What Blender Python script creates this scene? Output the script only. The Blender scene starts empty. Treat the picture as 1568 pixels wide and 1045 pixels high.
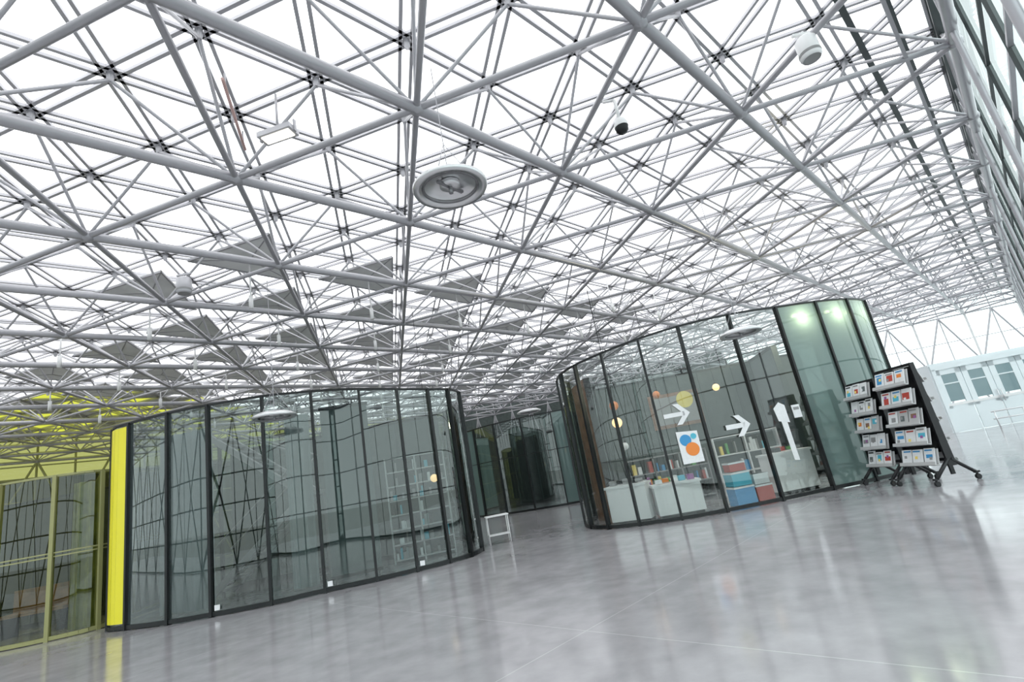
import bpy, math, random
from mathutils import Vector, Matrix
random.seed(4)
sc = bpy.context.scene
sc.view_settings.view_transform = 'Standard'
sc.view_settings.look = 'None'

# ------------------------------------------------------------------ materials
def mat(name, col, rough=0.5, metal=0.0, emit=None, es=0.0, noise=0.0, nscale=6.0, bump=0.0, spec=0.5):
    m = bpy.data.materials.new(name); m.use_nodes = True
    nt = m.node_tree; b = nt.nodes['Principled BSDF']
    b.inputs['Base Color'].default_value = (*col, 1)
    b.inputs['Roughness'].default_value = rough
    b.inputs['Metallic'].default_value = metal
    b.inputs['Specular IOR Level'].default_value = spec
    if emit:
        b.inputs['Emission Color'].default_value = (*emit, 1)
        b.inputs['Emission Strength'].default_value = es
    if noise > 0:
        tc = nt.nodes.new('ShaderNodeTexCoord'); n = nt.nodes.new('ShaderNodeTexNoise')
        n.inputs['Scale'].default_value = nscale; n.inputs['Detail'].default_value = 5
        nt.links.new(tc.outputs['Object'], n.inputs['Vector'])
        r = nt.nodes.new('ShaderNodeMapRange')
        r.inputs['From Min'].default_value = .3; r.inputs['From Max'].default_value = .7
        r.inputs['To Min'].default_value = 1 - noise; r.inputs['To Max'].default_value = 1 + noise
        nt.links.new(n.outputs['Fac'], r.inputs['Value'])
        mx = nt.nodes.new('ShaderNodeVectorMath'); mx.operation = 'SCALE'
        mx.inputs[0].default_value = col
        nt.links.new(r.outputs[0], mx.inputs['Scale'])
        nt.links.new(mx.outputs[0], b.inputs['Base Color'])
        if bump:
            bp = nt.nodes.new('ShaderNodeBump'); bp.inputs['Strength'].default_value = bump
            nt.links.new(n.outputs['Fac'], bp.inputs['Height']); nt.links.new(bp.outputs[0], b.inputs['Normal'])
    return m

def glass(name, tint, refl=1.0, rough=0.0, ior=1.5, diffuse=0.0, dcol=(.5, .6, .58)):
    """thin sheet of architectural glass: tinted transmission + fresnel mirror (+ optional frit/frosting)"""
    m = bpy.data.materials.new(name); m.use_nodes = True
    nt = m.node_tree; nt.nodes.clear()
    out = nt.nodes.new('ShaderNodeOutputMaterial')
    tr = nt.nodes.new('ShaderNodeBsdfTransparent'); tr.inputs[0].default_value = (*tint, 1)
    gl = nt.nodes.new('ShaderNodeBsdfGlossy'); gl.inputs['Roughness'].default_value = rough
    gl.inputs['Color'].default_value = (.92, .96, .95, 1)
    fr = nt.nodes.new('ShaderNodeFresnel')
    geo = nt.nodes.new('ShaderNodeNewGeometry')
    mxi = nt.nodes.new('ShaderNodeMath'); mxi.operation = 'MULTIPLY_ADD'
    mxi.inputs[1].default_value = (1.0/ior - ior); mxi.inputs[2].default_value = ior
    nt.links.new(geo.outputs['Backfacing'], mxi.inputs[0])
    nt.links.new(mxi.outputs[0], fr.inputs['IOR'])
    mul = nt.nodes.new('ShaderNodeMath'); mul.operation = 'MULTIPLY'; mul.use_clamp = True
    mul.inputs[1].default_value = refl
    nt.links.new(fr.outputs[0], mul.inputs[0])
    base = tr.outputs[0]
    if diffuse > 0:
        df = nt.nodes.new('ShaderNodeBsdfDiffuse'); df.inputs[0].default_value = (*dcol, 1)
        tl = nt.nodes.new('ShaderNodeBsdfTranslucent'); tl.inputs[0].default_value = (*dcol, 1)
        a = nt.nodes.new('ShaderNodeMixShader'); a.inputs[0].default_value = .45
        nt.links.new(df.outputs[0], a.inputs[1]); nt.links.new(tl.outputs[0], a.inputs[2])
        b = nt.nodes.new('ShaderNodeMixShader'); b.inputs[0].default_value = diffuse
        nt.links.new(base, b.inputs[1]); nt.links.new(a.outputs[0], b.inputs[2])
        base = b.outputs[0]
    mix = nt.nodes.new('ShaderNodeMixShader')
    nt.links.new(mul.outputs[0], mix.inputs[0]); nt.links.new(base, mix.inputs[1]); nt.links.new(gl.outputs[0], mix.inputs[2])
    nt.links.new(mix.outputs[0], out.inputs[0])
    return m

M = {}
M['steel'] = mat('painted_steel_grey', (.42, .415, .44), .3, .35)
M['steel_l'] = mat('painted_steel_light', (.52, .515, .54), .32, .3)
M['steel_d'] = mat('edge_beam_dark', (.07, .085, .085), .4, .3)
M['black'] = mat('black_aluminium', (.012, .014, .015), .35, .3)
M['rackblack'] = mat('rack_black_metal', (.012, .012, .014), .4, .2)
M['tray'] = mat('rack_tray_grey', (.55, .55, .55), .4, .2)
M['panel'] = mat('ceiling_panel_grey', (.74, .745, .735), .7, 0, noise=.08, nscale=2)
M['white'] = mat('white_paint', (.85, .85, .85), .45)
M['wht_light'] = mat('white_fitting', (.9, .9, .9), .3)
M['yellow'] = mat('yellow_film', (.90, .82, .03), .35, 0)
M['yellowbar'] = mat('yellow_olive_frame', (.34, .34, .15), .4, .1)
M['olive_curtain'] = mat('olive_curtain', (.36, .40, .22), .9, noise=.25, nscale=4)
M['dark'] = mat('dark_wall', (.035, .042, .04), .6, noise=.2)
M['darkg'] = mat('dark_green_wall', (.07, .09, .085), .5, noise=.2)
M['olivewall'] = mat('dark_olive_wall', (.09, .095, .045), .4, noise=.3, nscale=.7)
M['curtain'] = mat('grey_curtain', (.28, .32, .32), .9, noise=.1, nscale=3)
M['curtain2'] = mat('grey_screen', (.13, .155, .155), .8, noise=.05, nscale=1)
M['wood'] = mat('brown_wood', (.26, .14, .085), .5, noise=.3, nscale=5)
M['chrome'] = mat('spun_aluminium', (.72, .72, .73), .28, .85)
M['chrome_d'] = mat('dark_aluminium', (.28, .28, .29), .35, .8)
M['red'] = mat('red', (.5, .06, .04), .5)
M['pink'] = mat('pale_red_tube', (.60, .40, .37), .5)
M['orange'] = mat('orange', (.85, .26, .05), .5)
M['blue'] = mat('blue', (.05, .30, .60), .5)
M['cyan'] = mat('cyan', (.10, .50, .65), .5)
M['green'] = mat('green', (.15, .45, .15), .5)
M['purple'] = mat('purple', (.35, .12, .35), .5)
M['yel2'] = mat('warm_yellow', (.92, .72, .18), .5)
M['grey'] = mat('mid_grey', (.3, .3, .3), .5)
M['paper'] = mat('paper_white', (.82, .83, .84), .6, noise=.04, nscale=20)
M['globe'] = mat('warm_globe', (.9, .7, .4), .4, emit=(1, .62, .28), es=1.6)
M['lamp'] = mat('lamp_emitter', (.95, .93, .88), .4, emit=(1, .93, .75), es=5.0)
M['door'] = mat('door_pale_blue_white', (.80, .86, .88), .4)
M['winpane'] = mat('window_dark_pane', (.22, .31, .33), .12)
M['g_roof'] = glass('roof_glass_clear', (.97, .98, .98), refl=.5)
M['g_yel'] = glass('roof_glass_yellow', (.36, .38, .04), refl=.3)
M['g_yel2'] = glass('high_level_olive_glass', (.20, .21, .07), refl=.6)
M['g_left'] = glass('pavilion_glass_grey_green', (.47, .545, .53), refl=2.4)
M['g_right'] = glass('pavilion_glass_clear', (.76, .80, .785), refl=2.0)
M['g_frost'] = glass('pavilion_glass_frosted_green', (.4, .52, .48), refl=1.3, diffuse=.92, dcol=(.165, .245, .235))
M['g_haze'] = glass('pavilion_glass_hazy', (.48, .55, .54), refl=2.1, diffuse=.35, dcol=(.18, .23, .23))
M['g_yelw'] = glass('olive_glass', (.48, .49, .25), refl=1.8)
M['g_fac'] = glass('facade_glass', (.80, .90, .885), refl=1.0)
M['g_rear'] = glass('rear_facade_glass', (.70, .78, .77), refl=1.0)

# polished concrete floor
fm = bpy.data.materials.new('polished_concrete'); fm.use_nodes = True
nt = fm.node_tree; b = nt.nodes['Principled BSDF']
tc = nt.nodes.new('ShaderNodeTexCoord')
n1 = nt.nodes.new('ShaderNodeTexNoise'); n1.inputs['Scale'].default_value = .55; n1.inputs['Detail'].default_value = 7; n1.inputs['Roughness'].default_value = .62
n2 = nt.nodes.new('ShaderNodeTexNoise'); n2.inputs['Scale'].default_value = 3.0; n2.inputs['Detail'].default_value = 8
nt.links.new(tc.outputs['Object'], n1.inputs['Vector']); nt.links.new(tc.outputs['Object'], n2.inputs['Vector'])
add = nt.nodes.new('ShaderNodeMath'); add.operation = 'ADD'
nt.links.new(n1.outputs['Fac'], add.inputs[0]); nt.links.new(n2.outputs['Fac'], add.inputs[1])
cr = nt.nodes.new('ShaderNodeValToRGB')
cr.color_ramp.elements[0].position = .35; cr.color_ramp.elements[0].color = (.30, .29, .305, 1)
cr.color_ramp.elements[1].position = .65; cr.color_ramp.elements[1].color = (.43, .417, .435, 1)
hf = nt.nodes.new('ShaderNodeMath'); hf.operation = 'MULTIPLY'; hf.inputs[1].default_value = .5
nt.links.new(add.outputs[0], hf.inputs[0]); nt.links.new(hf.outputs[0], cr.inputs[0])
mp = nt.nodes.new('ShaderNodeMapping'); mp.inputs['Rotation'].default_value = (0, 0, math.radians(-46)); mp.inputs['Location'].default_value = (.9, 1.3, 0)
nt.links.new(tc.outputs['Object'], mp.inputs['Vector'])
sx = nt.nodes.new('ShaderNodeSeparateXYZ'); nt.links.new(mp.outputs[0], sx.inputs[0])
masks = []
for k in (0, 1):
    pp = nt.nodes.new('ShaderNodeMath'); pp.operation = 'PINGPONG'; pp.inputs[1].default_value = 2.4
    nt.links.new(sx.outputs[k], pp.inputs[0])
    lt = nt.nodes.new('ShaderNodeMath'); lt.operation = 'LESS_THAN'; lt.inputs[1].default_value = .006
    nt.links.new(pp.outputs[0], lt.inputs[0]); masks.append(lt)
mm = nt.nodes.new('ShaderNodeMath'); mm.operation = 'MAXIMUM'
nt.links.new(masks[0].outputs[0], mm.inputs[0]); nt.links.new(masks[1].outputs[0], mm.inputs[1])
sc2 = nt.nodes.new('ShaderNodeMath'); sc2.operation = 'MULTIPLY'; sc2.inputs[1].default_value = .4
nt.links.new(mm.outputs[0], sc2.inputs[0])
mixc = nt.nodes.new('ShaderNodeMixRGB'); mixc.inputs[2].default_value = (.65, .65, .65, 1)
nt.links.new(sc2.outputs[0], mixc.inputs[0]); nt.links.new(cr.outputs[0], mixc.inputs[1])
nt.links.new(mixc.outputs[0], b.inputs['Base Color'])
rr = nt.nodes.new('ShaderNodeMapRange'); rr.inputs['From Min'].default_value = .3; rr.inputs['From Max'].default_value = .7
rr.inputs['To Min'].default_value = .08; rr.inputs['To Max'].default_value = .18
nt.links.new(n1.outputs['Fac'], rr.inputs['Value']); nt.links.new(rr.outputs[0], b.inputs['Roughness'])
bp = nt.nodes.new('ShaderNodeBump'); bp.inputs['Strength'].default_value = .05; bp.inputs['Distance'].default_value = .02
nt.links.new(n2.outputs['Fac'], bp.inputs['Height']); nt.links.new(bp.outputs[0], b.inputs['Normal'])
b.inputs['Specular IOR Level'].default_value = 1.0
M['floor'] = fm
M['ground'] = mat('outside_paving', (.6, .6, .58), .8, noise=.1, nscale=1)

# ------------------------------------------------------------------ mesh builder
class MB:
    def __init__(s): s.v = []; s.f = []; s.m = []; s.sm = []; s.mats = []
    def mi(s, k):
        if k not in s.mats: s.mats.append(k)
        return s.mats.index(k)
    def face(s, idx, k, smooth=False):
        s.f.append(idx); s.m.append(s.mi(k)); s.sm.append(smooth)
    def poly(s, pts, k, smooth=False):
        o = len(s.v); s.v += [tuple(p) for p in pts]; s.face(list(range(o, o+len(pts))), k, smooth)
    def tube(s, p, q, r, k, n=6, caps=False, r2=None, smooth=True):
        p = Vector(p); q = Vector(q); d = q-p
        if d.length < 1e-6: return
        d.normalize(); up = Vector((0, 0, 1)) if abs(d.z) < .9 else Vector((1, 0, 0))
        a = d.cross(up).normalized(); c = a.cross(d)
        r2 = r if r2 is None else r2
        o = len(s.v); ph = math.pi/4 if n == 4 else 0
        for base, rad in ((p, r), (q, r2)):
            for i in range(n):
                t = 2*math.pi*i/n+ph
                s.v.append(tuple(base+a*math.cos(t)*rad+c*math.sin(t)*rad))
        for i in range(n):
            j = (i+1) % n
            s.face([o+i, o+j, o+n+j, o+n+i], k, smooth and n > 4)
        if caps:
            s.face([o+i for i in reversed(range(n))], k); s.face([o+n+i for i in range(n)], k)
    def box(s, c, size, k, rz=0.0, mat4=None):
        hx, hy, hz = [x/2 for x in size]
        R = mat4 if mat4 is not None else Matrix.Rotation(rz, 4, 'Z')
        o = len(s.v)
        for z in (-hz, hz):
            for (x, y) in ((-hx, -hy), (hx, -hy), (hx, hy), (-hx, hy)):
                p = R @ Vector((x, y, z)); s.v.append((p.x+c[0], p.y+c[1], p.z+c[2]))
        for f in ((3, 2, 1, 0), (4, 5, 6, 7), (0, 1, 5, 4), (1, 2, 6, 5), (2, 3, 7, 6), (3, 0, 4, 7)):
            s.face([o+i for i in f], k)
    def lathe(s, c, prof, k, n=24, smooth=True, axis='Z'):
        o = len(s.v)
        for (r, z) in prof:
            for i in range(n):
                t = 2*math.pi*i/n
                if axis == 'Z': s.v.append((c[0]+r*math.cos(t), c[1]+r*math.sin(t), c[2]+z))
                else: s.v.append((c[0]+z, c[1]+r*math.cos(t), c[2]+r*math.sin(t)))
        for a in range(len(prof)-1):
            for i in range(n):
                j = (i+1) % n
                s.face([o+a*n+i, o+a*n+j, o+(a+1)*n+j, o+(a+1)*n+i], k, smooth)
    def sphere(s, c, r, k, n=16, m=10):
        s.lathe(c, [(max(r*math.sin(math.pi*i/m), 1e-4), -r*math.cos(math.pi*i/m)) for i in range(m+1)], k, n)
    def obj(s, name, loc=(0, 0, 0), rot=0.0, parent=None):
        me = bpy.data.meshes.new(name); me.from_pydata(s.v, [], s.f)
        for k in s.mats: me.materials.append(M[k])
        me.polygons.foreach_set('material_index', s.m); me.polygons.foreach_set('use_smooth', s.sm)
        me.update()
        ob = bpy.data.objects.new(name, me); sc.collection.objects.link(ob)
        ob.location = loc; ob.rotation_euler = (0, 0, rot)
        if parent: ob.parent = parent
        return ob

def empty(name, loc=(0, 0, 0)):
    e = bpy.data.objects.new(name, None); sc.collection.objects.link(e); e.location = loc; e.empty_display_size = .3
    return e

# ------------------------------------------------------------------ lattice
S = 2.74; A1 = math.radians(45.6)
D1 = Vector((math.cos(A1), math.sin(A1), 0))*S
D2 = Vector((math.cos(A1-math.pi/3), math.sin(A1-math.pi/3), 0))*S
O = Vector((-.64, 5.22, 0))
ZL, ZU, ZG = 6.0, 6.95, 7.06
IM = 13; JM = 2
def P(i, j, z): p = O+D1*i+D2*j; return Vector((p.x, p.y, z))
def inside(i, j): return not (j > JM or j < -12 or i < -4.0 or i > IM)

roof = empty('space_frame_roof')
low = MB()
for i in range(-4, IM+1):
    for j in range(-12, JM+1):
        if not inside(i, j): continue
        p = P(i, j, ZL)
        for (di, dj, r) in ((1, 0, .070), (0, 1, .042), (1, -1, .042)):
            if inside(i+di, j+dj): low.tube(p, P(i+di, j+dj, ZL), r, 'steel', 8)
        low.lathe(p, [(.001, -.075), (.08, -.06), (.095, 0), (.08, .06), (.001, .075)], 'steel', 8)
        for (di, dj) in ((.5, 0), (-.5, 0), (0, .5), (0, -.5), (.5, -.5), (-.5, .5)):
            if inside(i+di, j+dj): low.tube(p, P(i+di, j+dj, ZU), .024, 'steel_l', 6)
up = MB()
rng = lambda a, b_: [x*.5 for x in range(int(a*2), int(b_*2)+1)]
gl = MB(); pan = MB()
def yellow_zone(p): return p.x < -14 and p.y > 17
for i in rng(-4, IM):
    for j in rng(-12, JM):
        if not inside(i, j): continue
        p = P(i, j, ZU)
        for (di, dj) in ((.5, 0), (0, .5), (.5, -.5)):
            if inside(i+di, j+dj):
                a, b_ = P(i, j, ZG), P(i+di, j+dj, ZG)
                d = (b_-a).normalized(); s_ = Vector((-d.y, d.x, 0))*.075
                up.tube(a+s_, b_+s_, .032, 'steel_l', 4); up.tube(a-s_, b_-s_, .032, 'steel_l', 4)
        up.lathe(P(i, j, ZU), [(.03, -.03), (.04, 0), (.05, .08), (.05, .12)], 'steel_l', 6)
        for ti, tri in enumerate((((0, 0), (.5, 0), (0, .5)), ((.5, 0), (.5, .5), (0, .5)))):
            if all(inside(i+a, j+b_) for a, b_ in tri):
                pts = [P(i+a, j+b_, ZG+.035) for a, b_ in tri]
                yz = yellow_zone(sum(pts, Vector())/3)
                gl.poly(pts, ('panel' if (int(i*2)+int(j*2)) % 3 == 0 else 'g_yel') if yz else 'g_roof')
for i in range(-4, IM):
    for j in range(-12, JM):
        tri = ((0, 0), (1, 0), (0, 1))
        if not all(inside(i+a, j+b_) for a, b_ in tri): continue
        c = sum((P(i+a, j+b_, 0) for a, b_ in tri), Vector())/3
        if c.y > 8.4+.80*(c.x+5.8) and c.y > 8.2-.75*(c.x+5.8) and not yellow_zone(c) and c.x < 6:
            z = [ZU-.05, ZU-.22, ZU-.10]
            pts = [P(i+a, j+b_, z[k]) for k, (a, b_) in enumerate(tri)]
            cc = sum(pts, Vector())/3
            pts = [cc+(q-cc)*.74 for q in pts]
            pan.poly(pts, 'panel'); pan.poly([q+Vector((0, 0, .05)) for q in reversed(pts)], 'panel')
            for a in range(3):
                q, w = pts[a], pts[(a+1) % 3]
                pan.poly([q, q+Vector((0, 0, .05)), w+Vector((0, 0, .05)), w], 'panel')
                pan.tube(q, w, .025, 'steel', 4); pan.tube(cc, q, .015, 'steel', 4)
low.obj('lower_chords', parent=roof); up.obj('upper_chords', parent=roof); gl.obj('ceiling'); pan.obj('ceiling_panels')

rods = MB()
for i in range(-2, 9):
    for j in range(-9, 0):
        p = P(i+.33, j+.33, 0)
        if p.y > 7.6+.80*(p.x+5.8) and p.x > -16 and p.y > 7.6-.5*(p.x+5.8):
            rods.tube((p.x, p.y, 5.75), (p.x, p.y, 6.75), .018, 'white', 6, True)
            rods.tube((p.x, p.y, 5.72), (p.x, p.y, 6.0), .045, 'white', 8, True)
rods.obj('ceiling_drop_rods')

# ------------------------------------------------------------------ floor / ground
f = MB(); f.poly([(-55, -14, 0), (55, -14, 0), (55, 55, 0), (-55, 55, 0)], 'floor'); f.obj('floor')
g = MB(); g.poly([(-200, -200, -.06), (200, -200, -.06), (200, 200, -.06), (-200, 200, -.06)], 'ground'); g.obj('ground_outside')

# ------------------------------------------------------------------ right facade (along D1)
d1 = D1.normalized(); d2 = D2.normalized(); nn = Vector((d1.y, -d1.x, 0))
F0 = P(0, JM, 0)
fac = MB()
L0, L1 = -13.0, (P(IM, JM, 0)-F0).dot(d1)
def F(t, z, off=0): q = F0+d1*t+nn*off; return Vector((q.x, q.y, z))
for z, r, k, off in ((ZL, .06, 'steel_d', 0), (ZU, .07, 'steel_d', 0), (ZG, .09, 'steel_d', 0), (ZG, .06, 'steel_d', -.9), (ZU+.02, .07, 'steel_d', -.45), (ZL, .03, 'steel', -.5),
                     (5.3, .025, 'steel_d', .14), (4.5, .03, 'steel', .14), (3.0, .03, 'steel', .14), (1.5, .03, 'steel', .14), (.05, .06, 'steel_d', .14)):
    fac.tube(F(L0, z, off), F(L1, z, off), r, k, 4)
t = L0; c = 0
while t < L1+.01:
    if F(t, 0).length > 3.0:
        fac.tube(F(t, 0), F(t, ZG), .036, 'steel', 10)
    fac.tube(F(t, ZL), F(min(t+S*.7, L1), ZU), .03, 'steel', 6)
    fac.tube(F(t+S*.7, ZU), F(min(t+S*1.4, L1), ZL), .03, 'steel', 6)
    for kk in (0, .5):
        fac.tube(F(t+S*1.4*kk, 0, .14), F(t+S*1.4*kk, ZG, .14), .03, 'steel_d', 4)
    t += S*1.4
fac.obj('wall_right_frame')
fg = MB(); fg.poly([F(L0, 0, .16), F(L1, 0, .16), F(L1, ZG, .16), F(L0, ZG, .16)], 'g_fac'); fg.obj('wall_right_glazing')

# ------------------------------------------------------------------ end facade (along D2 at i=IM)
E0 = P(IM, JM, 0)
def E(t, z, off=0): q = E0-d2*t+d1*off; return Vector((q.x, q.y, z))
LE = S*6
ef = MB()
tt = 0
while tt < LE-.01:
    ef.tube(E(tt, 0), E(tt, ZG), .06, 'white', 8)
    t2 = tt+S/2
    for z0, z1 in ((0, 3), (3, 6)):
        ef.tube(E(tt, z0), E(t2, z1), .05, 'steel_l', 6); ef.tube(E(t2, z1), E(tt+S, z0), .05, 'steel_l', 6)
    tt += S
for z in (3, 6, ZU, ZG): ef.tube(E(0, z), E(LE, z), .05, 'steel_l', 6)
for k in range(0, int(LE/1.37)+1): ef.tube(E(k*1.37, 0, .2), E(k*1.37, ZG, .2), .03, 'steel', 4)
for z in (.05, 1.5, 3, 4.5): ef.tube(E(0, z, .2), E(LE, z, .2), .03, 'steel', 4)
ef.obj('wall_end_frame')
eg = MB(); eg.poly([E(0, 0, .22), E(LE, 0, .22), E(LE, ZG, .22), E(0, ZG, .22)], 'g_fac'); eg.obj('wall_end_glazing')

# entrance vestibule with glazed doors, standing against the right facade
rzE = math.atan2(d2.y, d2.x)
dr = MB()
def DB(x, z, w, h, k, y=0, d=.06): dr.box((x, y, z), (w, d, h), k)
DB(-1.9, 1.3, .14, 2.6, 'door', 0, .16); DB(1.9, 1.3, .14, 2.6, 'door', 0, .16); DB(0, 2.66, 3.94, .22, 'door', 0, .16)
for xx in (-1.42, -.475, .475, 1.42):
    DB(xx, .55, .9, 1.08, 'door'); DB(xx, 1.1, .94, .1, 'white', 0, .09)
    DB(xx, 1.8, .55, 1.15, 'winpane', 0, .03)
    for s_ in (-1, 1): DB(xx+s_*.36, 1.75, .2, 1.6, 'door')
    DB(xx, 2.46, .92, .25, 'door'); DB(xx, 1.95, .6, .05, 'door', 0, .07)
DB(-1.97, 1.38, .08, 2.76, 'door', 1.5, 3.0); DB(0, 2.8, 4.02, .08, 'door', 1.5, 3.1)
dr.tube((-.06, -.1, .9), (-.06, -.1, 1.4), .02, 'chrome', 8, True); dr.tube((.06, -.1, .9), (.06, -.1, 1.4), .02, 'chrome', 8, True)
Q0 = P(8, JM, 0)
dp = Q0-d2*2.1+d1*1.2; dr.obj('door_1', dp, rzE)
rl = MB()
for z in (.35, .62): rl.tube((-1.0, 0, z), (1.0, 0, z), .025, 'chrome', 8, True)
for x in (-.9, 0, .9): rl.tube((x, 0, 0), (x, 0, .62), .025, 'chrome', 8, True)
rl.obj('metal_railing', Q0-d2*1.5-d1*.6, rzE)

# ------------------------------------------------------------------ rear & far walls
def wall_run(mb, a, b_, h, step, gk, fk, transoms=(1.2, 2.4, 3.6), z0=0, zig=False, zr=.05):
    a = Vector(a); b_ = Vector(b_); d = b_-a; L = d.length; d.normalize(); n = max(1, round(L/step))
    mb.poly([(a.x, a.y, z0), (b_.x, b_.y, z0), (b_.x, b_.y, h), (a.x, a.y, h)], gk)
    for k in range(n+1):
        p = a+d*(L*k/n); mb.tube((p.x, p.y, z0), (p.x, p.y, h), .045, fk, 4)
        if zig and k < n:
            q = a+d*(L*(k+.5)/n); r = a+d*(L*(k+1)/n)
            for za, zb in ((0, 3), (6, 3)):
                mb.tube((p.x, p.y, za), (q.x, q.y, zb), zr, fk, 6); mb.tube((q.x, q.y, zb), (r.x, r.y, za), zr, fk, 6)
    for z in list(transoms)+[z0+0.04, h]: mb.tube((a.x, a.y, z), (b_.x, b_.y, z), .04, fk, 4)
pb0, pb1 = P(IM, -4, 0), P(IM, -12, 0)
bw = MB(); wall_run(bw, (pb0.x, pb0.y, 0), (pb1.x, pb1.y, 0), 7.0, 1.37, 'darkg', 'steel', zig=True); bw.obj('wall_back')
a0, a1 = P(-4, -12, 0), P(IM, -12, 0)
bw = MB(); wall_run(bw, (a0.x, a0.y, 0), (a1.x, a1.y, 0), 5.2, 2.74, 'olivewall', 'yellowbar', zig=True); 
wall_run(bw, (a0.x, a0.y, 0), (a1.x, a1.y, 0), 7.0, 1.37, 'g_yel2', 'yellowbar', transoms=(5.8, 6.4,), z0=5.2); bw.obj('wall_left')
a0, a1 = P(-4, 2, 0), P(-4, -12, 0)
bw = MB(); wall_run(bw, (a0.x, a0.y, 0), (a1.x, a1.y, 0), 7.0, 2.74, 'g_rear', 'steel_d', zig=True, zr=.07); bw.obj('wall_rear')

# ------------------------------------------------------------------ pavilions
def catmull(p0, p1, p2, p3, t):
    return .5*((2*p1)+(-p0+p2)*t+(2*p0-5*p1+4*p2-p3)*t*t+(-p0+3*p1-3*p2+p3)*t**3)
def pavilion(name, pts, H, gfun, fk='black', mr=.034, sub=5, railr=.038, trans=()):
    Hf = H if callable(H) else (lambda x: H)
    V = [Vector((x, y, 0)) for x, y in pts]; n = len(V)
    fr = MB(); gs = MB(); allp = []
    for i in range(n):
        ps = [catmull(V[(i-1) % n], V[i], V[(i+1) % n], V[(i+2) % n], k/sub) for k in range(sub+1)]
        allp.append(ps)
        tg = (V[(i+1) % n]-V[(i-1) % n]); ang = math.atan2(tg.y, tg.x); h0 = Hf(V[i].x)
        fr.box((V[i].x, V[i].y, h0/2), (mr*1.5, .11, h0), fk, ang)
        gk = gfun(i)
        o = len(gs.v)
        for p in ps: gs.v += [(p.x, p.y, .04), (p.x, p.y, Hf(p.x))]
        for k in range(sub):
            a, b_ = ps[k], ps[k+1]
            gs.face([o+2*k, o+2*k+2, o+2*k+3, o+2*k+1], gk, True)
            fr.tube((a.x, a.y, .05), (b_.x, b_.y, .05), railr*1.3, fk, 4)
            fr.tube((a.x, a.y, Hf(a.x)), (b_.x, b_.y, Hf(b_.x)), railr*.8, fk, 4)
            for z in trans: fr.tube((a.x, a.y, z), (b_.x, b_.y, z), .018, fk, 4)
    e = empty(name)
    fr.obj('mullions', parent=e); gs.obj('curved_glass', parent=e)
    return e, allp

Lp = [(-8.66, 10.42), (-8.07, 10.12), (-7.08, 9.85), (-6.24, 9.8), (-5.18, 9.88), (-4.32, 10.2), (-3.39, 10.42), (-2.66, 10.7), (-2.06, 11.05), (-1.67, 11.4),
      (-1.50, 12.0), (-1.6, 12.9), (-1.9, 14), (-2.4, 15.2), (-3.2, 16.2), (-4.5, 16.8), (-5.9, 16.8), (-7.1, 16.2), (-8, 15.2), (-8.6, 14), (-8.95, 12.7), (-9.05, 11.4)]
def gl_left(i):
    if i in (20, 21): return 'g_yelw'
    if i in (1, 2): return 'g_haze'
    return 'g_left'
def HL(x):
    u = min(1, max(0, (x+4.6)/3.0)); return 3.90-.26*u*u*(3-2*u)
ep, la = pavilion('left_glass_pavilion', Lp, HL, gl_left)
ys = MB()
ps = la[0]
for k in range(0, len(ps)-1):
    a, b_ = ps[k], ps[k+1]; tq = (b_-a).normalized(); o_ = Vector((tq.y, -tq.x, 0))*.03
    ys.poly([(a.x+o_.x, a.y+o_.y, .12), (b_.x+o_.x, b_.y+o_.y, .12), (b_.x+o_.x, b_.y+o_.y, 3.84), (a.x+o_.x, a.y+o_.y, 3.84)], 'yellow')
ys.obj('yellow_panel', parent=ep)
sp = MB()
for k in (3, 5, 7):
    v = Lp[k]; sp.box((v[0]+.12, v[1]-.03, .15), (.09, .02, .09), 'paper', .1)
sp.obj('floor_spring_covers', parent=ep)
def curtain(mb, a, b_, h, k, amp=.05, wl=.22, z0=.05):
    a = Vector((*a, 0)); b_ = Vector((*b_, 0)); d = b_-a; L = d.length; d.normalize(); n_ = Vector((-d.y, d.x, 0))
    N = max(2, int(L/wl*6)); prev = None
    for i in range(N+1):
        p = a+d*(L*i/N)+n_*math.sin(i/6*2*math.pi)*amp
        if prev is not None: 
            o = len(mb.v); mb.v += [(prev.x, prev.y, z0), (p.x, p.y, z0), (p.x, p.y, h), (prev.x, prev.y, h)]
            mb.face([o, o+1, o+2, o+3], k, True)
        prev = p
def partition(a, b_, h, k, panel=1.1):  # dark inner wall, added to darken what shows through pavilion glass
    mb = MB(); A = Vector((*a, 0)); B = Vector((*b_, 0)); d = B-A; L = d.length; ang = math.atan2(d.y, d.x); c_ = (A+B)/2
    mb.box((c_.x, c_.y, h/2), (L, .1, h), k, ang); n_ = max(1, round(L/panel))
    for i in range(n_+1):
        p = A+d*(i/n_); mb.box((p.x, p.y, h/2), (.05, .14, h), 'steel_d', ang)
    mb.box((c_.x, c_.y, .06), (L, .14, .12), 'black', ang); mb.box((c_.x, c_.y, h), (L, .14, .06), 'black', ang)
    return mb.obj('darkening_partition')
c = MB(); curtain(c, (-7.9, 10.75), (-6.6, 10.55), 3.6, 'curtain'); curtain(c, (-5.3, 11.0), (-4.75, 11.0), 3.6, 'curtain')
c.obj('interior_curtain')
c = MB(); c.box((-3.82, 10.62, 1.85), (.95, .04, 3.35), 'curtain2', math.atan2(.22, .93)); 
for zz in (.19, 3.54): c.box((-3.82, 10.62, zz), (1.0, .07, .06), 'black', math.atan2(.22, .93))
for xx in (-.4, .4): c.tube((-3.82+xx, 10.62+xx*.236, 0), (-3.82+xx, 10.62+xx*.236, .2), .02, 'black', 8)
c.obj('projection_screen')
partition((-8.0, 13.6), (-2.4, 13.6), 3.4, 'darkg')  # added dark backing that keeps the left pavilion interior dim
st = MB()
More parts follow.
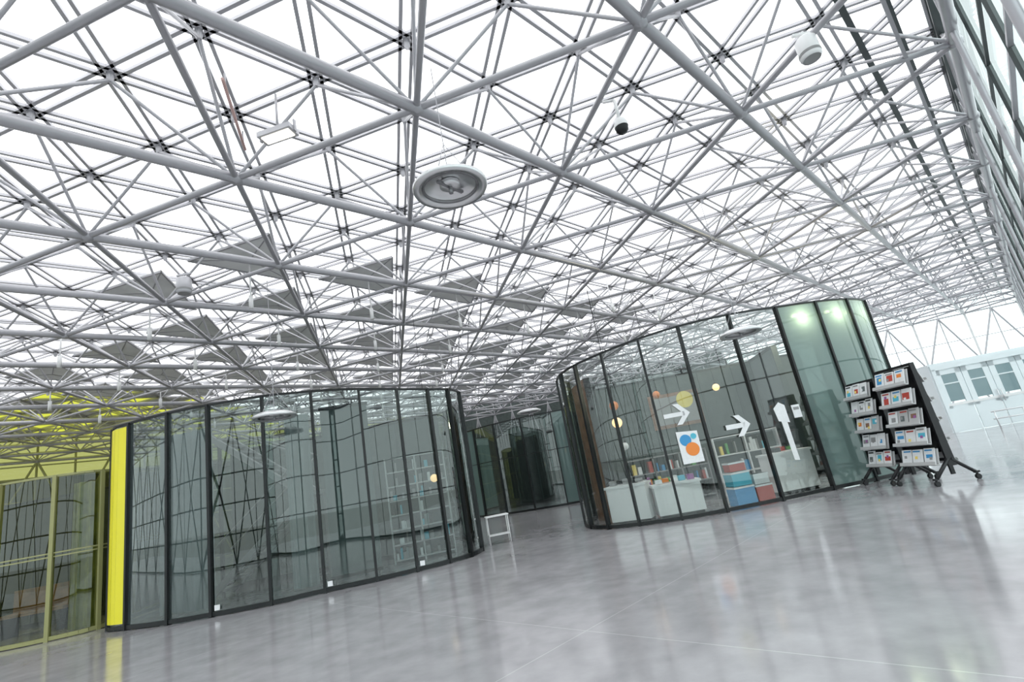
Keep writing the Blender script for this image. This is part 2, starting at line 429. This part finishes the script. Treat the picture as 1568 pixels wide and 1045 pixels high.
for (xa, za, xb, zb) in ((-7.4, .1, -5.2, 1.9), (-5.2, 1.9, -7.4, 3.6)):
    for oy in (0, .8):
        st.tube((xa, 11.6+oy, za), (xb, 11.6+oy, zb), .09, 'grey', 4)
        st.tube((xa, 11.6+oy, za+.9), (xb, 11.6+oy, zb+.9 if zb < 3 else zb+.2), .025, 'grey', 6)
    for k in range(9):
        u = (k+.5)/9; st.box((xa+(xb-xa)*u, 12.0, za+(zb-za)*u), (.26, .8, .04), 'grey')
st.box((-5.0, 12.0, 1.9), (.7, 1.0, .08), 'grey'); st.tube((-4.75, 11.6, 0), (-4.75, 11.6, 1.9), .05, 'grey', 8); st.tube((-4.75, 12.4, 0), (-4.75, 12.4, 1.9), .05, 'grey', 8)
st.obj('interior_staircase')
cols = ['red', 'orange', 'blue', 'cyan', 'green', 'purple', 'yel2', 'paper', 'paper', 'paper', 'paper', 'grey', 'grey', 'black', 'black']
def shelving(name, w, h, n, loc, rz, frame='white', d=.3, dens=.8, bays=2, cs=cols):
    mb = MB()
    for k in range(n+1): mb.box((0, 0, .08+k*(h-.1)/n), (w, d, .03), frame)
    for k in range(bays+1): mb.box((-w/2+k*w/bays, 0, h/2), (.035, d, h), frame)
    mb.box((0, d/2-.01, h/2), (w, .015, h), 'curtain2')
    for k in range(n):
        x = -w/2+.05
        while x < w/2-.1:
            ww = random.uniform(.03, .12); hh = random.uniform(.35, .75)*(h-.1)/n
            if random.random() < dens: mb.box((x+ww/2, -.02, .095+k*(h-.1)/n+hh/2), (ww*.9, d*.7, hh), random.choice(cs))
            x += ww
    return mb.obj(name, loc, rz)
shelving('bookshelf', 1.4, 2.4, 7, (-2.9, 12.6, 0), .25, 'tray', dens=.4, cs=['grey', 'paper', 'grey', 'black', 'cyan', 'curtain'])

Rp = [(1.35, 14.2), (1.0, 13.3), (1.04, 12.4), (1.36, 11.8), (1.96, 11.4), (2.79, 11.12), (3.72, 11.05), (4.95, 11.2), (6.17, 11.45), (7.2, 11.62),
      (8.15, 11.95), (8.95, 12.5), (9.45, 13.4), (9.6, 14.6), (9.4, 15.9), (8.7, 17.2), (7.5, 18.2), (6.0, 18.7), (4.5, 18.5), (3.3, 17.8), (2.4, 16.8), (1.75, 15.5)]
def HR(x): 
    u = min(1, max(0, (x-.9)/5.2)); return 3.66+.5*math.sin(u*math.pi/2)
ep, ra = pavilion('right_glass_pavilion', Rp, HR, lambda i: 'g_frost' if 8 <= i <= 13 else 'g_right')
for (x, y) in ((6.75, 11.85), (7.7, 12.1), (8.5, 12.6)):
    lb = MB(); lb.lathe((0, 0, 0), [(.001, .12), (.07, .11), (.09, 0), (.06, -.0), (.001, -.01)], 'wht_light', 16); lb.lathe((0, 0, -.02), [(.001, 0), (.06, 0)], 'lamp', 16)
    o_ = lb.obj('downlight', (x, y, 3.95))
    ld = bpy.data.lights.new('warm_wash', 'POINT'); ld.energy = 34; ld.color = (1, .88, .58); ld.shadow_soft_size = .08
    lo = bpy.data.objects.new('warm_wash', ld); sc.collection.objects.link(lo); lo.parent = o_; lo.location = (-.02, -.12, -.13)

partition((2.2, 15.2), (8.4, 15.2), 3.5, 'darkg')  # added dark core to darken the right pavilion from behind
partition((6.65, 13.0), (6.9, 15.0), 3.5, 'curtain2')
c = MB(); c.box((0, 0, 1.75), (.12, 1.4, 3.5), 'wood'); c.box((.0, -.72, 1.75), (.16, .05, 3.5), 'black'); c.obj('wooden_partition', (1.55, 13.3, 0), .15)
def counter(name, w, d, h, loc, rz, top='white'):
    mb = MB(); mb.box((0, 0, h/2+.04), (w, d, h-.08), 'white'); mb.box((0, 0, h), (w+.06, d+.06, .05), top); mb.box((0, 0, .04), (w-.08, d-.08, .08), 'black')
    for k in range(5): mb.box((-w/2+.15+k*(w-.3)/4, random.uniform(-.1, .1), h+.025+.06), (.14, .16, random.uniform(.05, .14)), random.choice(cols))
    return mb.obj(name, loc, rz)
counter('shop_counter', .9, .5, .82, (2.0, 12.1, 0), -.45)
counter('shop_counter', 1.0, .5, .70, (3.0, 11.85, 0), -.1)
counter('shop_counter', 1.0, .5, .9, (5.75, 12.3, 0), .1)
shelving('shop_shelving', 2.2, 1.3, 3, (3.6, 14.6, 0), 0, 'grey', .35, .5, 3)
shelving('shop_shelving', 1.6, 1.5, 3, (5.6, 13.9, 0), -.2, 'white', .35, .6, 2)
c = MB(); c.box((0, 0, 0), (1.5, .05, 1.0), 'wood'); c.box((0, -.03, 0), (1.3, .02, .8), 'grey'); c.obj('wall_picture', (4.4, 15.1, 2.5), 0)
c = MB()
for (x, y, z, sx_, sy, sz, k) in ((0, 0, .2, .45, .4, .4, 'blue'), (0, 0, .56, .42, .38, .3, 'cyan'), (.47, .05, .18, .38, .4, .36, 'red'), (.47, .05, .48, .34, .36, .22, 'paper'), (.0, .0, .82, .36, .3, .2, 'red')):
    c.box((x, y, z), (sx_, sy, sz), k); c.box((x, y, z+sz/2-.02), (sx_+.02, sy+.02, .04), 'paper')
c.obj('stacked_boxes', (4.35, 11.75, 0), .1)
def globe(name, x, y, z, r, k):
    mb = MB(); mb.sphere((0, 0, 0), r, k, 20, 12); mb.tube((0, 0, r), (0, 0, r+.05), .03, 'black', 10, True); mb.tube((0, 0, r), (0, 0, 6.0-z), .006, 'black', 6)
    return mb.obj(name, (x, y, z))
for x, y, z, r, k in ((2.3, 13.2, 2.75, .12, 'orange'), (2.25, 13.0, 2.3, .13, 'globe'), (2.4, 13.5, 1.7, .1, 'paper'), (3.6, 13.8, 2.9, .1, 'orange'), (5.0, 13.2, 2.75, .09, 'globe')):
    globe('pendant_globe', x, y, z, r, k)
globe('pendant_globe', -2.35, 12.0, 1.75, .09, 'globe')

def on_glass(arc, x):
    """point and tangent on the curved facade at plan x"""
    for ps in arc:
        for k in range(len(ps)-1):
            a, b_ = ps[k], ps[k+1]
            if (a.x-x)*(b_.x-x) <= 0 and a.x != b_.x and b_.y < 12.5 and b_.x > a.x:
                t_ = (x-a.x)/(b_.x-a.x); p = a+(b_-a)*t_
                return p, math.atan2((b_-a).y, (b_-a).x)
arc = ra[3:9]
def flat_sign(name, shapes, x, z, off_=.05):
    p, ang = on_glass(arc, x)
    mb = MB()
    for (pts, k, y) in shapes:
        mb.poly([(a, y-.004, b_) for a, b_ in pts], k); mb.poly([(a, y+.002, b_) for a, b_ in reversed(pts)], k)
    off = Vector((math.sin(ang), -math.cos(ang), 0))*off_
    return mb.obj(name, (p.x+off.x, p.y+off.y, z), ang)
circ = lambda cx, cz, r: [(cx+r*math.cos(t_*math.pi/12), cz+r*math.sin(t_*math.pi/12)) for t_ in range(24)]
def arrow(s_, w=.09):
    return [([(-s_, w/2), (-s_, -w/2), (s_*.6, -w/2), (s_*.6, w/2)], 'paper', 0),
            ([(s_, 0), (s_*.25, s_*.8), (s_*.25-w*1.3, s_*.8), (s_-w*1.5, 0)], 'paper', 0),
            ([(s_, 0), (s_-w*1.5, 0), (s_*.25-w*1.3, -s_*.8), (s_*.25, -s_*.8)], 'paper', 0)]
flat_sign('arrow_sticker', arrow(.28, .09), 3.2, 2.12)
flat_sign('arrow_sticker', arrow(.28, .10), 4.42, 1.66)
flat_sign('round_yellow_sticker', [(circ(0, 0, .18), 'yel2', 0)], 3.47, 2.42, -.05)
flat_sign('poster', [([(-.22, -.34), (.22, -.34), (.22, .3), (-.22, .34)], 'paper', 0), (circ(-.06, .14, .12), 'blue', -.005), (circ(.04, -.06, .14), 'orange', -.008), (circ(.12, .2, .06), 'cyan', -.01)], 3.3, 1.42)
flat_sign('poster', [([(.0, -.66), (.12, -.68), (.10, .20), (-.04, .24)], 'paper', 0), ([(-.10, .18), (.16, .12), (.15, .5), (.02, .58), (-.14, .46)], 'paper', -.004)], 5.45, 1.42)
flat_sign('notice_sheet', [([(-.10, -.14), (.10, -.14), (.10, .14), (-.10, .14)], 'paper', 0), ([(-.07, .03), (.07, .03), (.07, .09), (-.07, .09)], 'grey', -.004)], 5.85, 1.75)

# ------------------------------------------------------------------ back pavilion in the passage
Bp = []
for k in range(22):
    a = 2*math.pi*k/22+.1; Bp.append((1.2+4.6*math.cos(a), 25.0+4.2*math.sin(a)))
pavilion('back_glass_pavilion', Bp, 3.7, lambda i: 'g_frost' if i % 4 == 0 else 'g_left', trans=(2.2,))
partition((-2, 25.0), (4.4, 25.0), 3.4, 'dark')

# yellow/olive glass pavilion at left
Yp = [(-9.3, 11.8), (-9.25, 10.85), (-9.9, 10.45), (-10.9, 10.3), (-12.2, 10.4), (-13.4, 11.0), (-14.2, 12), (-14.4, 13.4), (-14, 14.8), (-12.8, 15.6), (-11.2, 15.6), (-9.9, 14.8), (-9.4, 13.3)]
Yp = Yp[::-1]
pavilion('yellow_glass_pavilion', Yp, 3.15, lambda i: 'g_yelw', fk='yellowbar', mr=.045, trans=(1.62, 1.55))
c = MB(); curtain(c, (-10.0, 11.0), (-9.5, 11.1), 3.0, 'olive_curtain', .06, .2); c.obj('interior_curtain')
partition((-13.8, 13.0), (-9.5, 13.0), 3.0, 'dark')  # added dark fill behind the olive glass
c = MB(); c.box((0, 0, .45), (1.4, .5, .06), 'wood'); c.box((0, .22, .7), (1.4, .05, .5), 'wood')
for x in (-.6, .6): c.box((x, 0, .22), (.06, .45, .44), 'black')
c.obj('bench', (-11.6, 12.0, 0), .1)

# ------------------------------------------------------------------ disc lamps
def disc_lamp(x, y, z, D=.75):
    mb = MB(); R_ = D/2
    mb.lathe((0, 0, 0), [(R_*.74, .055), (R_*.78, 0), (R_*.97, -.012), (R_, .01), (R_, .035), (R_*.7, .09), (R_*.2, .12), (.001, .12)], 'chrome', 48)
    mb.lathe((0, 0, 0), [(R_*.74, .055), (R_*.70, .02), (R_*.68, .05), (R_*.3, .075), (.001, .075)], 'chrome', 48)
    mb.lathe((0, 0, 0), [(R_*.76, .03), (R_*.72, .0), (R_*.69, .03)], 'chrome_d', 48)
    mb.lathe((0, 0, 0), [(R_*.28, .07), (R_*.28, .03), (R_*.22, .02), (.001, .02)], 'chrome', 32)
    mb.box((0, 0, .03), (R_*.9, .035, .03), 'chrome_d', .9); 
    mb.tube((0, 0, -.05), (0, 0, .05), .022, 'chrome_d', 12, True)
    for k in range(3):
        a = k*2*math.pi/3+.3; mb.tube((math.cos(a)*R_*.85, math.sin(a)*R_*.85, .03), (0, 0, .55), .004, 'steel', 5)
    mb.tube((0, 0, .12), (0, 0, 6.0-z), .006, 'steel', 6)
    return mb.obj('disc_pendant_lamp', (x, y, z))
disc_lamp(-.344, 4.65, 4.45, .78); disc_lamp(4.2, 9.2, 3.25); disc_lamp(-4.5, 9.0, 3.25); disc_lamp(.117, 15.6, 3.25)

mb = MB(); mb.tube((0, 0, .1), (0, 0, .42), .022, 'white', 10, True); mb.lathe((0, 0, 0), [(.001, .12), (.07, .11), (.09, .05), (.09, 0)], 'white', 24)
mb.lathe((0, 0, 0), [(.085, 0), (.08, -.05), (.05, -.085), (.001, -.1)], 'black', 24); mb.tube((0, 0, .42), (-.12, .1, .5), .02, 'white', 8, True)
mb.obj('dome_camera', (1.9, 5.69, 5.55))
def drum(x, y, z, k='wht_light'):
    mb = MB(); mb.lathe((0, 0, 0), [(.001, .16), (.09, .155), (.12, .12), (.12, -.12), (.10, -.15), (.001, -.13)], k, 28)
    mb.lathe((0, 0, 0), [(.122, -.06), (.126, -.08), (.122, -.10)], 'grey', 28); mb.lathe((0, 0, -.152), [(.001, .005), (.10, 0)], 'grey', 28)
    mb.tube((0, 0, .15), (0, 0, .25), .02, k, 8, True); mb.box((0, 0, .22), (.26, .04, .03), k)
    mb.obj('drum_spotlight', (x, y, z))
drum(4.18, 5.19, 5.8); drum(-5.6, 8.2, 5.75, 'steel_l')
mb = MB(); mb.box((0, 0, 0), (.46, .2, .07), 'steel_l'); mb.box((0, 0, -.038), (.38, .13, .01), 'lamp')
for x in (-.24, .24): mb.box((x, 0, .04), (.02, .04, .16), 'steel')
mb.tube((0, 0, .03), (0, 0, .6), .015, 'steel', 8, True); mb.obj('floodlight', (-2.4, 5.28, 6.05), -.2)
mb = MB(); mb.tube((-2.83, 4.86, 6.6), (-3.26, 6.1, 6.6), .02, 'pink', 10, True)
for t_ in (.1, .9): mb.tube((-2.83-.43*t_, 4.86+1.24*t_, 6.6), (-2.83-.43*t_, 4.86+1.24*t_, 6.8), .012, 'steel', 6, True)
mb.obj('red_sprinkler_pipe')

# ------------------------------------------------------------------ magazine racks (face -X)
def rack(x, y, H=2.18, W=.82, rz=0):
    mb = MB()
    for sy in (-W/2, W/2):
        mb.box((.0, sy, H/2+.08), (.07, .035, H-.16), 'rackblack')
        mb.poly([(-.04, sy-.018, .3), (.12, sy-.018, .3), (.05, sy-.018, H), (-.04, sy-.018, H)], 'rackblack')
        mb.poly([(-.04, sy+.018, .3), (-.04, sy+.018, H), (.05, sy+.018, H), (.12, sy+.018, .3)], 'rackblack')
        mb.tube((.0, sy, .42), (-.34, sy, .13), .032, 'rackblack', 8, True)
        mb.tube((.05, sy, .42), (.42, sy, .13), .032, 'rackblack', 8, True)
        for cx in (-.36, .44):
            mb.box((cx, sy, .125), (.09, .05, .03), 'rackblack'); mb.tube((cx, sy-.025, .045), (cx, sy+.025, .045), .045, 'rackblack', 14, True)
            mb.tube((cx, sy, .05), (cx, sy, .13), .02, 'rackblack', 8, True)
    mb.box((0, 0, .42), (.05, W, .05), 'rackblack'); mb.box((.02, 0, H-.02), (.09, W, .05), 'rackblack')
    mb.box((.03, 0, H/2+.25), (.015, W, H-.6), 'rackblack')
    n = 5
    for k in range(n):
        z0 = .34+k*.37*(H/2.2); tilt = -math.radians(16)
        R = Matrix.Rotation(-tilt, 4, 'Y')
        for side in (-1, 1):
            Rs = R if side == -1 else Matrix.Rotation(math.pi, 4, 'Z') @ R
            base = Vector((side*.13, 0, z0+.14))
            if side == 1: base.x = .12
            mb.box(base, (.012, W-.05, .30), 'tray', mat4=Rs)
            lp = base+Rs @ Vector((-.035, 0, -.14)); mb.box(lp, (.08, W-.05, .015), 'tray', mat4=Rs)
            lp = base+Rs @ Vector((-.075, 0, -.12)); mb.box(lp, (.008, W-.05, .06), 'tray', mat4=Rs)
            yy = -W/2+.06; pitch = (W-.1)/3
            for q in range(3):
                w = pitch-.02; h = random.uniform(.28, .33)
                cpos = base+Rs @ Vector((-.028-random.uniform(0, .01), yy+w/2+q*pitch, random.uniform(-.0, .02)))
                mb.box(cpos, (.012, w, h), random.choice(['paper', 'paper', 'paper', 'paper', 'tray']), mat4=Rs)
                mb.box(cpos+Rs @ Vector((-.008, random.uniform(-.02, .02), random.uniform(-.05, .04))), (.003, w*random.uniform(.3, .75), h*random.uniform(.2, .45)), random.choice(['cyan', 'red', 'grey', 'orange', 'blue', 'paper', 'grey', 'paper', 'wood', 'curtain2']), mat4=Rs)
                mb.box(cpos+Rs @ Vector((-.009, random.uniform(-.02, .02), h*.38)), (.003, w*.7, .025), random.choice(['black', 'blue', 'red', 'grey', 'paper']), mat4=Rs)
                mb.box(cpos+Rs @ Vector((-.010, random.uniform(-.04, .04), random.uniform(-.06, .06))), (.003, w*.25, .05), random.choice(['paper', 'yel2', 'purple', 'grey']), mat4=Rs)
    return mb.obj('magazine_rack', (x, y, 0), rz)
rack(7.2, 9.95, 2.2, .84, .1); rack(7.15, 10.95, 2.1, .74, .1)

mb = MB()
for x in (-.25, .25):
    for y in (-.15, .15): mb.tube((x, y, 0), (x, y, .62), .013, 'white', 8, True)
mb.box((0, 0, .63), (.56, .36, .025), 'white'); mb.box((0, 0, .2), (.5, .3, .02), 'white'); mb.obj('side_table', (-1.15, 12.9, 0), .2)

# ------------------------------------------------------------------ world
w = bpy.data.worlds.new('overcast'); sc.world = w; w.use_nodes = True
bg = w.node_tree.nodes['Background']; bg.inputs[0].default_value = (.965, .98, 1, 1); bg.inputs[1].default_value = 2.35

# ------------------------------------------------------------------ camera
th = math.radians(14.7); ro = math.radians(10.4)
Fw = Vector((0, math.cos(th), math.sin(th))); U0 = Vector((0, -math.sin(th), math.cos(th))); R0 = Vector((1, 0, 0))
Cr = R0*math.cos(ro)-U0*math.sin(ro); Cu = R0*math.sin(ro)+U0*math.cos(ro)
cd = bpy.data.cameras.new('camera'); cam = bpy.data.objects.new('camera', cd); sc.collection.objects.link(cam)
cd.sensor_width = 36; cd.lens = 786/1600*36; cd.clip_start = .05; cd.clip_end = 500
mw = Matrix((Cr, Cu, -Fw)).transposed().to_4x4(); mw.translation = (0, 0, 1.5); cam.matrix_world = mw
sc.camera = cam
